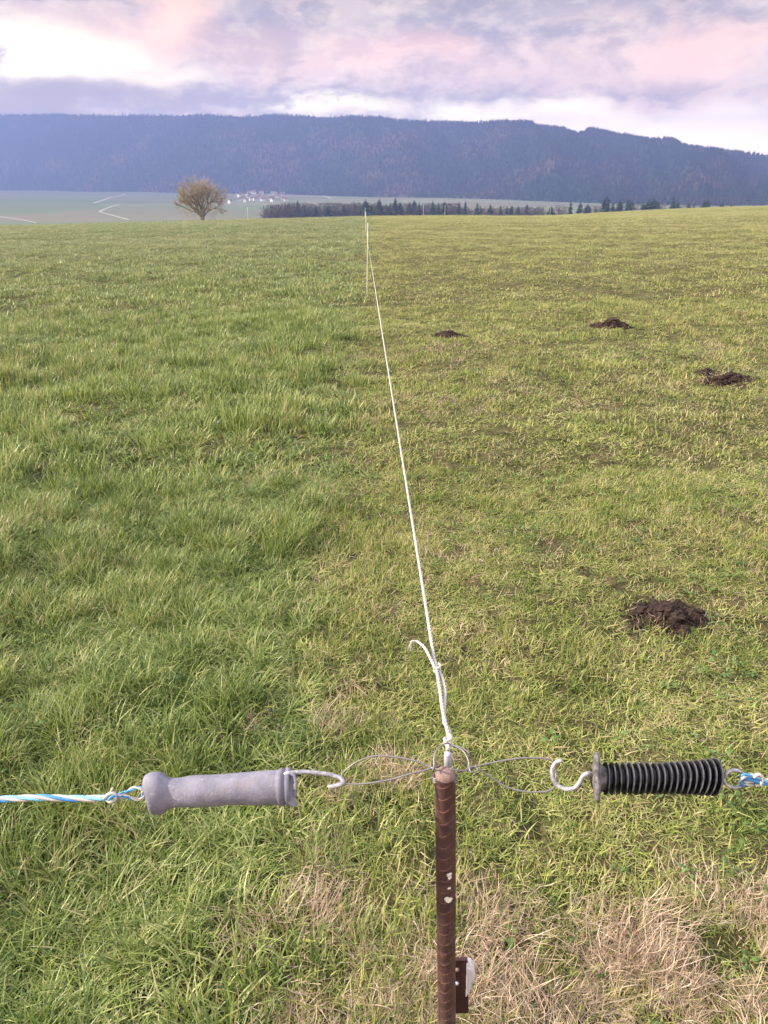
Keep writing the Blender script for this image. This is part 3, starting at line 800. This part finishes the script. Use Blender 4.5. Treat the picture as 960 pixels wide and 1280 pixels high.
mb.lathe(P(746, 972, .69), fa, [(-.0042, .004), (-.0036, .009), (-.0024, .0195), (-.0012, .0214), (.0010, .0218), (.0022, .0208), (.0034, .012), (.0075, .010), (.009, .009)], 44, jitter=.0008)
mb.build('guard_disc', M['flange'], hr, smooth=True)
mb = MB(); mb.tube(px_path([(752, 970, .69), (744, 969, .688), (736, 967, .686), (729, 970, .686), (724, 979, .686), (718, 985, .686), (708, 986.5, .687), (698, 982.5, .690), (692, 975, .691), (690, 964, .692), (693, 955.5, .692), (699, 951, .690), (703, 951, .689)], 10),
                  [.0021]*115+[.0019, .0017, .0015, .0012, .0009, .0004], 12)
mb.build('hook', M['zinc'], hr, smooth=True)
mb = MB(); mb.tube(px_path([(896, 972, .69), (904, 973, .69), (908, 967, .688), (916, 963, .687), (925, 964.5, .688), (930, 972, .690), (927, 981, .691), (918, 984.5, .690), (909, 981.5, .689), (904, 974, .688)]), .0017, 10)
mb.build('eye', M['zinc'], hr, smooth=True)

# ------------------------------------------------------------------ blue and white ropes
mats_r = [M['white_rope'], M['blue_rope'], M['pale_blue_rope']]
mb = MB(); path = px_path([(-420, 1012, .70), (-200, 1006, .70), (0, 999, .692), (45, 997, .690), (90, 998, .690), (118, 998, .690), (140, 996, .689)])
strands(mb, path, .0016, .00155, .062, [0, 1, 0, 2])
# knot
mb.tube(px_path([(130, 998, .687), (137, 992, .684), (143, 992, .684), (144, 999, .685), (137, 1002, .687), (131, 997, .690)]), .0016, 8, 0)
mb.tube(px_path([(136, 1000, .684), (141, 995, .683), (147, 996, .686), (142, 1002, .688)]), .0014, 8, 1)
mb.tube(px_path([(140, 993, .686), (139.5, 988, .683), (141, 985, .682)]), [.0010]*17, 6, 0)
# loop through the eye of the handle
strands(mb, px_path([(142, 996, .688), (155, 991, .686), (168, 985, .685), (178, 986, .684), (183, 990, .684), (182, 995, .690)]), .0009, .0010, .022, [0, 1])
strands(mb, px_path([(142, 997, .690), (158, 996, .690), (168, 999, .690), (176, 998, .688), (181, 992, .686), (186, 988, .690)]), .0009, .0009, .022, [0, 0, 1])
rl = mb.build('rope', mats_r, loc=P(0, 999, .692), smooth=True); tag(rl, 'blue and white twisted rope tied to the smooth grey handle', 'rope', 'blue and white gate ropes')
mb = MB(); path = px_path([(929, 975, .689), (945, 975, .689), (965, 978, .690), (1100, 984, .70), (1360, 996, .70)])
strands(mb, path, .0018, .00165, .050, [1, 0, 2])
strands(mb, px_path([(946, 971, .686), (934, 969, .685), (927, 972, .683), (925, 978, .686), (931, 981, .690), (944, 979, .691)]), .0011, .0012, .02, [0, 1])
mb.tube(px_path([(942, 972, .684), (948, 968, .683), (953, 972, .684), (951, 980, .687), (944, 982, .689)]), .0016, 8, 0)
rr_ = mb.build('rope', mats_r, loc=P(950, 975, .69), smooth=True); tag(rr_, 'blue and white twisted rope tied to the black ribbed handle', 'rope', 'blue and white gate ropes')

# ------------------------------------------------------------------ white fence line and its stakes
Y1 = 12.0
r1 = ray(460, 305); ins1 = Vector((0, 0, CAM_H)) + r1*(Y1/r1.y)
start = P(560.6, 934, .703)
def at_row(a, b, py):
    lo, hi = 0., 1.
    for _ in range(60):
        m_ = (lo+hi)/2; q = a.lerp(b, m_) - Vector((0, 0, CAM_H))
        dep = q.y*CP - q.z*SP; v = (q.y*SP + q.z*CP)/dep; row = 640 - F*v
        if row > py: lo = m_
        else: hi = m_
    return a.lerp(b, (lo+hi)/2)
knot = at_row(start, ins1, 836)
kd = knot.y*CP - (knot.z-CAM_H)*SP
mb = MB()
def depthat(py): q = at_row(start, ins1, py); return q.y*CP - (q.z-CAM_H)*SP
A = [(561, 937), (562, 928), (560.5, 918), (557.5, 906), (554.5, 893), (552, 878), (550, 862), (548, 850), (546, 838), (544, 826)]
strands(mb, spline([P(a, b, depthat(min(b, 933))-.001) for a, b in A], 8), .0009, .00105, .016, [0, 0, 0])
B = [(560, 938), (559, 928), (562, 915), (555.5, 903), (555, 890), (556, 876), (556.5, 864), (553.5, 849), (549, 839), (544, 833)]
strands(mb, spline([P(a, b, depthat(min(b, 933))+.003) for a, b in B], 8), .0009, .00105, .016, [0, 0, 0])
for q in ((546.5, 836), (559.5, 926)):                       # knots
    kp = P(q[0], q[1], depthat(q[1])); pts = []
    for i_ in range(40):
        a = i_/39*6.283*2.2; pts.append(kp + Vector((math.cos(a)*.0032, math.sin(a)*.0030, (i_/39-.5)*.010)))
    mb.tube(pts, .0013, 8)
LE = [(544, 836, 0), (541, 829, .0), (533, 813, -.004), (528.5, 807, -.006), (523, 803, -.008), (517, 801.5, -.01), (513, 804, -.012)]
strands(mb, spline([P(a, b, depthat(b)-.004+c_) for a, b, c_ in LE], 8), .0008, .00095, .014, [0, 0, 0])
for j in range(7):                                           # frayed tip
    mb.tube([P(513.5, 803.5, depthat(804)-.016), P(511+random.uniform(-2, 5), 809+random.uniform(-1, 5), depthat(808)-.018)], .00025, 4)
pth = [knot.lerp(ins1, t) for t in np.linspace(0, .22, 60)]
strands(mb, pth, .00095, .00115, .020, [0, 0, 0], n=5)
pth = [knot.lerp(ins1, t) for t in np.linspace(.22, 1, 30)]
mb.tube(pth, [.0020-.0009*i_/29 for i_ in range(30)], 8)
STK = [(12.0, 460, 305), (32.0, 457.3, 269.5), (58., 456.6, 268), (88., 456, 272)]
insp = [ins1]
for (yy_, px_, py_) in STK[1:]:
    r_ = ray(px_, py_); q = Vector((0, 0, CAM_H)) + r_*(yy_/r_.y); q.z = max(q.z, zg(q.x, q.y)+.6) if yy_ > 40 else q.z
    insp.append(q)
for a, b in zip(insp, insp[1:]):
    L_ = (b-a).length
    mb.tube([a.lerp(b, t) - Vector((0, 0, .10*4*t*(1-t))) for t in np.linspace(0, 1, 14)], .0019, 6)
fl = mb.build('fence_rope', M['white_rope'], loc=start, smooth=True)
tag(fl, 'white fence rope running from the rusty rod to the far stakes, one end curled loose', 'rope')

def stake(base, topz, lean, r_=.009):
    e_ = empty('fence_stake', base)
    mb = MB(); t_ = Vector((base.x+lean, base.y, topz)); b_ = Vector((base.x, base.y, base.z-.15))
    mb.tube([b_.lerp(t_, q) for q in (0, .3, .7, 1)], [r_, r_, r_*.85, r_*.7], 8)
    mb.build('stake_shaft', M['white_plastic'], e_, smooth=True)
    return e_, b_.lerp(t_, .8)
labs = ['nearest white plastic stake with a black clip on the rope, mid field', 'second white plastic stake along the fence rope, near the field crest',
        'third white plastic stake along the fence rope, almost on the crest', 'last white plastic stake of the rope, sinking behind the crest']
for (yy_, px_, py_), q, lab, tp in zip(STK, insp, labs, (278.5, 265, None, None)):
    rt = ray(px_, tp) if tp else None
    bx_ = q.x - .012
    if yy_ == 12.0: bx_ = -.0215*12/1.0*1.0 - .012; bx_ = ray(458.5, 368).x/ray(458.5, 368).y*12
    base_ = Vector((bx_, yy_, zg(bx_, yy_)))
    tz = CAM_H + rt.z/rt.y*yy_ if tp else q.z+.12
    e_, _ = stake(base_, tz, q.x-bx_+ (.0), .0075 if yy_ < 20 else .011)
    tag(e_, lab, 'stake', 'white stakes carrying the fence rope')
    mb = MB(); ic = q + Vector((-.002, -.008, 0)); s_ = 1. if yy_ < 20 else .8
    mb.lathe(ic - Vector((0, 0, .026*s_)), (0, 0, 1), [(0, .010*s_), (.006*s_, .020*s_), (.02*s_, .024*s_), (.034*s_, .022*s_), (.048*s_, .012*s_)], 12)
    mb.build('insulator', M['black_plastic'] if yy_ < 20 else M['white_plastic'], e_, smooth=True)
for (px_, py_, yy_, lab) in [(310, 277, 62, 'lone thin white stake on the crest right of the bare tree'),
                             (529, 268, 78, 'thin white stake on the crest, first right of the fence rope'),
                             (556, 267, 79, 'thin white stake on the crest, second right of the fence rope'),
                             (688, 261, 88, 'thin white stake on the crest among the spaced conifers')]:
    r_ = ray(px_, py_); bx_ = r_.x/r_.y*yy_
    e_, _ = stake(Vector((bx_, yy_, zg(bx_, yy_))), zg(bx_, yy_)+1.0, .02, .014); tag(e_, lab, 'stake', 'white stakes on the crest')

# ------------------------------------------------------------------ trees
def grow(mb, p, d_, L, r_, depth, tips, spread=.55, maxd=6):
    """recursive limb; collects fine twig starts in tips"""
    n = 4; pts = [p.copy()]; dd = d_.copy(); q = p.copy()
    for _ in range(n):
        dd = (dd + Vector((random.gauss(0, .11), random.gauss(0, .11), random.gauss(.03, .08)))).normalized()
        q = q + dd*L/n; pts.append(q.copy())
    mb.tube(pts, [r_*(1-.35*i_/n) for i_ in range(n+1)], 6 if depth < 3 else 4, caps=False)
    if depth >= 2: tips += [(x_.copy(), dd.copy()) for x_ in pts[1:]]
    if depth >= maxd: return
    nb = random.choice([2, 3, 3]) if depth < 4 else 2
    for _ in range(nb):
        ax_ = dd.orthogonal().normalized(); ax_.rotate(Matrix.Rotation(random.uniform(0, 6.283), 3, dd))
        nd = (dd + ax_*random.uniform(.35, 1)*spread*1.5).normalized()
        grow(mb, pts[random.choice([2, 3, 4, 4])], nd, L*random.uniform(.66, .85), r_*.60, depth+1, tips, spread, maxd)

def twigs(mb, tips, n, L, wd):
    for _ in range(n):
        p, dd = random.choice(tips); v = (dd + Vector((random.gauss(0, .6), random.gauss(0, .6), random.gauss(.15, .5)))).normalized()
        l_ = L*random.uniform(.4, 1.2); s_ = v.orthogonal().normalized(); s_.rotate(Matrix.Rotation(random.uniform(0, 6.28), 3, v))
        m_ = p + v*l_*.5 + s_*l_*.08
        mb.add([p - s_*wd, p + s_*wd, m_ + s_*wd*.8, m_ - s_*wd*.8, p + v*l_], [(0, 1, 2, 3), (3, 2, 4)], 0, rnd=random.random())

# lone bare tree on the far side of the crest
yy_ = 150.; r_ = ray(253, 275); bx_ = r_.x/r_.y*yy_; base_ = Vector((bx_, yy_, zg(bx_, yy_)))
rt = ray(250, 214); Ht = CAM_H + rt.z/rt.y*yy_ - base_.z
lt = empty('bare_tree', base_, 'broad leafless tree standing alone on the crest with fine tan twigs', 'tree')
mb = MB(); tips = []
mb.tube([base_ - Vector((0, 0, .3)), base_+Vector((.05, 0, Ht*.10)), base_+Vector((0, 0, Ht*.2))], [.5, .36, .34], 12)
for i_ in range(11):
    a = i_*2.4; tl_ = .12+.085*i_ if i_ < 8 else .25
    d_ = Vector((math.cos(a)*random.uniform(.5, 1.0), math.sin(a)*.7, random.uniform(.75, 1.6))).normalized()
    grow(mb, base_+Vector((0, 0, Ht*random.uniform(.12, .2))), d_, Ht*.25, .15, 1, tips, .5, 5)
# keep the crown inside a round outline
cc = base_ + Vector((0, 0, Ht*.52))
def inside(q): e_ = q-cc; return (e_.x/(Ht*.53))**2 + (e_.y/(Ht*.53))**2 + (e_.z/(Ht*.45))**2 < 1.0
V = np.array(mb.v); c_ = np.array(cc); E = (V-c_)/np.array([Ht*.50, Ht*.50, Ht*.43]); nr = np.linalg.norm(E, axis=1)
k = nr > 1; V[k] = c_ + (V[k]-c_)*((1 + .12*np.tanh(nr[k]-1))/nr[k])[:, None]; mb.v = [tuple(q) for q in V]
mb.build('trunk', M['bark'], lt)
tips = [(p, d2) for p, d2 in tips if inside(p)]
for _ in range(1500):
    a = random.uniform(0, 6.283); zz = random.uniform(-.92, 1); q_ = random.uniform(.45, .95)
    rr2 = math.sqrt(max(0, 1-zz*zz)); v = Vector((rr2*math.cos(a), rr2*math.sin(a), zz))
    tips.append((cc + Vector((v.x*Ht*.49*q_, v.y*Ht*.49*q_, v.z*Ht*.43*q_)), v))
mb = MB(); twigs(mb, tips, 24000, .70, .0075); mb.build('crown', M['twigs'], lt)

def conifer(h, rw, dens=1.0):
    e_ = empty('conifer', (0, 0, 0)); mb = MB()
    mb.tube([Vector((0, 0, -1)), Vector((0, 0, h*.5)), Vector((0, 0, h*.97))], [h*.016, h*.010, h*.002], 6)
    mb.build('trunk', M['bark'], e_)
    mb = MB(); nl = 26
    for i_ in range(nl):
        t = i_/(nl-1); z_ = h*(.07+.9*t); rad = rw*(1-t)**.60*random.uniform(.6, 1.15)+.35
        for j in range(int((12-3*t)*dens)):
            a = random.uniform(0, 6.283); L = rad*random.uniform(.65, 1.15); ca, sa = math.cos(a), math.sin(a); wd = L*.36+.35
            for q in range(3):
                f0 = q/3; f1 = (q+1.15)/3
                p0 = (ca*L*f0, sa*L*f0, z_-L*.28*f0**1.3); p1 = (ca*L*f1, sa*L*f1, z_-L*.28*f1**1.3-random.uniform(0, .35)*h/24)
                w0 = wd*(1-f0*.6); 
                mb.add([(p0[0]-sa*w0, p0[1]+ca*w0, p0[2]-.12*w0), (p0[0]+sa*w0, p0[1]-ca*w0, p0[2]-.12*w0), (p1[0]+sa*w0*.25, p1[1]-ca*w0*.25, p1[2]-w0*.5), (p1[0]-sa*w0*.25, p1[1]+ca*w0*.25, p1[2]-w0*.5)],
                       [(0, 1, 2, 3)], 0, rnd=random.random())
    mb.add([(0, -.1, h*1.0), (.25, 0, h*.9), (-.25, 0, h*.9)], [(0, 1, 2)], 0, rnd=.3)
    mb.build('crown', M['needles'], e_); return e_
def bare(h, wd):
    e_ = empty('broadleaf_tree', (0, 0, 0)); mb = MB(); tips = []
    mb.tube([Vector((0, 0, -1)), Vector((0, 0, h*.3))], [.3, .22], 6)
    for i_ in range(6):
        a = i_*1.1; grow(mb, Vector((0, 0, h*random.uniform(.15, .35))), Vector((math.cos(a)*.6, math.sin(a)*.6, 1)).normalized(), h*.27, .12, 2, tips, .5, 4)
    mb.build('trunk', M['bark'], e_); mb = MB()
    for _ in range(260):
        a = random.uniform(0, 6.28); z_ = random.uniform(.12, .96); q_ = math.sqrt(random.random())*wd*math.sqrt(max(.05, 1-((z_-.5)/.52)**2))
        tips.append((Vector((math.cos(a)*q_, math.sin(a)*q_, z_*h)), Vector((math.cos(a)*.4, math.sin(a)*.4, .9))))
    twigs(mb, tips, 2600, h*.09, .035); mb.build('crown', M['woodtwigs'], e_); return e_
CP_ = [conifer(24, 6.2), conifer(24, 5.2, .9), conifer(24, 7.2), conifer(24, 4.6, .9)]
BP_ = [bare(16, 5.5), bare(16, 4.6), bare(16, 6.2)]
used = set()
def plant(proto, px_, ptop, yy_, label, cat, group, wid=1.):
    r_ = ray(px_, ptop); x_ = r_.x/r_.y*yy_; zb = zg(x_, yy_); zt_ = CAM_H + r_.z/r_.y*yy_
    href = 24. if 'conifer' in proto.name else 16.
    if proto.name not in used: used.add(proto.name); o = proto
    else: o = copy_tree(proto)
    s_ = (zt_-zb)/href
    o.location = (x_, yy_, zb); o.scale = (s_*wid, s_*wid, s_); o.rotation_euler = (0, 0, random.uniform(0, 6.28))
    tag(o, label, cat, group); return o
T_L = 'dark conifer crowded in the long wood strip behind the pasture crest'
T_B = 'leafless grey tree crowded in the long wood strip behind the pasture crest'
def yof(px_): return 745 + 35*math.sin(px_*.05)
# photo positions (px, top row) of the conifers one can pick out
strip = [(361, 254), (372, 250), (380, 256), (394, 257), (409, 258), (430, 256), (457, 249), (464, 255), (474, 248), (483, 255), (488, 254), (494, 247), (500, 252),
         (512, 252), (518, 250), (524, 253), (541, 251), (548, 254), (556, 252), (574, 252), (582, 251), (597, 253), (601, 257), (613, 255), (626, 257), (634, 258), (640, 256), (648, 258), (659, 255)]
for px_, tp in strip:
    plant(random.choice(CP_), px_, tp-1, yof(px_) + random.uniform(-30, 20), T_L, 'tree', 'conifers in the wood strip', random.uniform(.9, 1.25))
for px_, lo in [(q, 253.5) for q in np.arange(336, 455, 4.0)] + [(q, 254.5) for q in np.arange(455, 570, 3.8)] + [(q, 259) for q in np.arange(570, 676, 4.5)]:
    plant(random.choice(BP_), px_+random.uniform(-1.5, 1.5), lo + random.uniform(-1.5, 3) + (2 if px_ < 350 else 0), yof(px_)+random.uniform(-10, 45), T_B, 'tree', 'leafless trees in the wood strip', 1.1)
right = [(689, 256, 'conifer standing alone beside the thin white stake on the crest'), (714, 251, 'left conifer of the pair before the tallest one behind the crest'), (726, 251, 'right conifer of the pair before the tallest one behind the crest'),
         (735, 254, None), (759, 244, 'tallest pointed conifer behind the crest right of the wood strip'), (767, 251, None), (776, 249, 'narrow conifer right of the tallest one behind the crest'), (786, 247, None),
         (790, 249, None), (805, 252, None), (812, 248, 'pointed conifer in the middle of the right-hand group behind the crest'), (818, 246, None), (823, 251, None), (843, 245, 'broad conifer standing apart behind the crest, towards the right'),
         (848, 251, None), (862, 252, None), (868, 253, None), (881, 249, 'conifer second from the right end of the row behind the crest'), (885, 248, None), (903, 252, None), (915, 254, 'small conifer at the right end of the row behind the crest')]
for px_, tp, lab in right:
    plant(CP_[0] if lab and 'allest pointed' in lab else random.choice(CP_), px_, tp, 700 + random.uniform(-40, 40), lab or 'dark conifer in the loose row behind the crest right of the wood strip', 'tree', 'conifers in the loose row', random.uniform(1.1, 1.6))
for px_, tp in [(672, 258), (678, 257), (700, 256), (708, 258), (740, 256), (748, 257), (797, 254), (830, 254), (855, 255), (875, 255), (893, 256)]:
    plant(random.choice(BP_), px_, tp, 730, 'small leafless tree between the conifers of the loose row behind the crest', 'tree', 'leafless trees in the loose row', 1.0)
for p_ in CP_ + BP_:
    if p_.name not in used: 
        for ch in list(p_.children): bpy.data.objects.remove(ch)
        bpy.data.objects.remove(p_)

# far forest on the mountain: one mass of conifers
def farcone(h, rw):
    mb = MB(); n = 6; vs = [(0, 0, h)]; a0_ = random.random()
    for j, (zz, q) in enumerate([(.78, .30), (.70, .55), (.45, .62), (.35, .95), (.0, 1.)]):
        for k in range(n): a = a0_+j*.4+6.283*k/n; vs.append((math.cos(a)*rw*q*random.uniform(.8, 1.2), math.sin(a)*rw*q*random.uniform(.8, 1.2), h*zz))
    fs = [(0, 1+k, 1+(k+1) % n) for k in range(n)] + [(1+j*n+k, 1+(j+1)*n+k, 1+(j+1)*n+(k+1) % n, 1+j*n+(k+1) % n) for j in range(4) for k in range(n)]
    mb.add(vs, fs); return mb.build('cone', M['farforest'], link=False, loc=(0, 0, 0))
fp = [farcone(22, 4.5), farcone(26, 4.2), farcone(19, 5.5), farcone(15, 6.5), farcone(24, 3.5)]
nF = 46000
m1 = rng.uniform(-1.0, 1.0, nF); s1_ = np.where(rng.random(nF) < .82, rng.uniform(0.0, 1.02, nF), rng.uniform(.9, 1.04, nF))
X, Y, Z = mountain_xyz(m1, s1_); sc = rng.uniform(.6, 1.2, nF)
sc *= np.clip(Y/4600, .6, 1)
sc *= np.where(s1_ > .9, rng.uniform(.5, 1.05, nF), 1)
make_scatter('forest', fp, np.stack([X, Y, Z-1], -1), np.stack([np.zeros(nF), np.zeros(nF), rng.uniform(0, 6.28, nF)], -1),
             np.stack([sc, sc, sc], -1), rng.integers(0, 5, nF))

# ------------------------------------------------------------------ village
hs_ = empty('house', (0, 0, 0)); mb = MB()
mb.add([(-6.5, -4.5, -1), (6.5, -4.5, -1), (6.5, 4.5, -1), (-6.5, 4.5, -1), (-6.5, -4.5, 7), (6.5, -4.5, 7), (6.5, 4.5, 7), (-6.5, 4.5, 7), (-6.5, 0, 9.8), (6.5, 0, 9.8)],
       [(0, 1, 5, 4), (1, 2, 6, 9, 5), (2, 3, 7, 6), (3, 0, 4, 8, 7)])
mb.build('wall', M['wall'], hs_)
mb = MB(); 
for s in (-1, 1):
    a_ = [(-7.2, s*5.2, 6.6), (7.2, s*5.2, 6.6), (7.2, 0, 10), (-7.2, 0, 10)]
    vs = a_ + [(x_, y_, z_+.35) for x_, y_, z_ in a_]
    mb.add(vs, [(0, 1, 2, 3), (7, 6, 5, 4), (0, 4, 5, 1), (1, 5, 6, 2), (3, 7, 4, 0)])
mb.build('roof', M['roof'], hs_)
spots_h = []
vill = [(314, 240), (317, 241), (322, 242), (318, 243), (336, 242), (341, 244), (353, 241), (351, 243)]
while len(vill) < 62:
    t = random.random(); px_ = 287 + 71*random.random()**.9; py_ = 251 - 4*math.sin((px_-287)/71*3.1) + random.gauss(0, 4.2)
    if 240 < py_ < 260: vill.append((px_, py_))
for i_, (px_, py_) in enumerate(vill):
    p = on_ground(px_, py_) if False else None
    e_ = elev(px_, py_); yv = min(3100, (CAM_H+44.5)/-e_); r_ = ray(px_, py_); x_ = r_.x/r_.y*yv
    o = hs_ if i_ == 0 else copy_tree(hs_)
    s_ = yv/2500*random.uniform(.8, 1.2); s_ = min(1.5, max(.85, s_))*.92
    o.location = (x_, yv, zg(x_, yv)); o.scale = (s_*random.uniform(.7, 1.15), s_, s_); o.rotation_euler = (0, 0, random.choice([0, 1.57, .4, -.35, 1.1])+random.uniform(-.2, .2))
    tag(o, 'small pale house with a brown roof in the distant village below the mountain', 'house', 'houses of the distant village')

# pale farm tracks on the valley floor
def gnd_far(px_, py_):
    e_ = elev(px_, py_); yv = (CAM_H+42)/-e_
    for _ in range(30):
        r_ = ray(px_, py_); x_ = r_.x/r_.y*yv; yv = yv*.5 + .5*(CAM_H - zg(x_, yv))/-e_
    return Vector((r_.x/r_.y*yv, yv, zg(r_.x/r_.y*yv, yv)))
def track(pts, wd):
    P_ = []
    for (a, b) in zip(pts, pts[1:]):
        A_, B_ = gnd_far(*a), gnd_far(*b)
        P_ += [A_.lerp(B_, t) for t in np.linspace(0, 1, 24)]
    vs = []
    for i_, p in enumerate(P_):
        t = (P_[min(i_+1, len(P_)-1)] - P_[max(0, i_-1)]); t.z = 0; t.normalize(); s_ = Vector((t.y, -t.x, 0))*wd/2
        for q in (p-s_, p+s_): vs.append((q.x, q.y, zg(q.x, q.y)+.35))
    mb = MB(); mb.add(vs, [(2*i_, 2*i_+1, 2*i_+3, 2*i_+2) for i_ in range(len(P_)-1)]); o = mb.build('farm_track', M['path']); tag(o, kind='structure')
track([(117, 254), (156, 242.5)], 7); track([(150, 255), (124, 265), (161, 275)], 3.6); track([(0, 271), (30, 275.5), (46, 279)], 3)
track([(400, 243), (414, 248)], 9)
print('SCENE objects', len(bpy.data.objects))
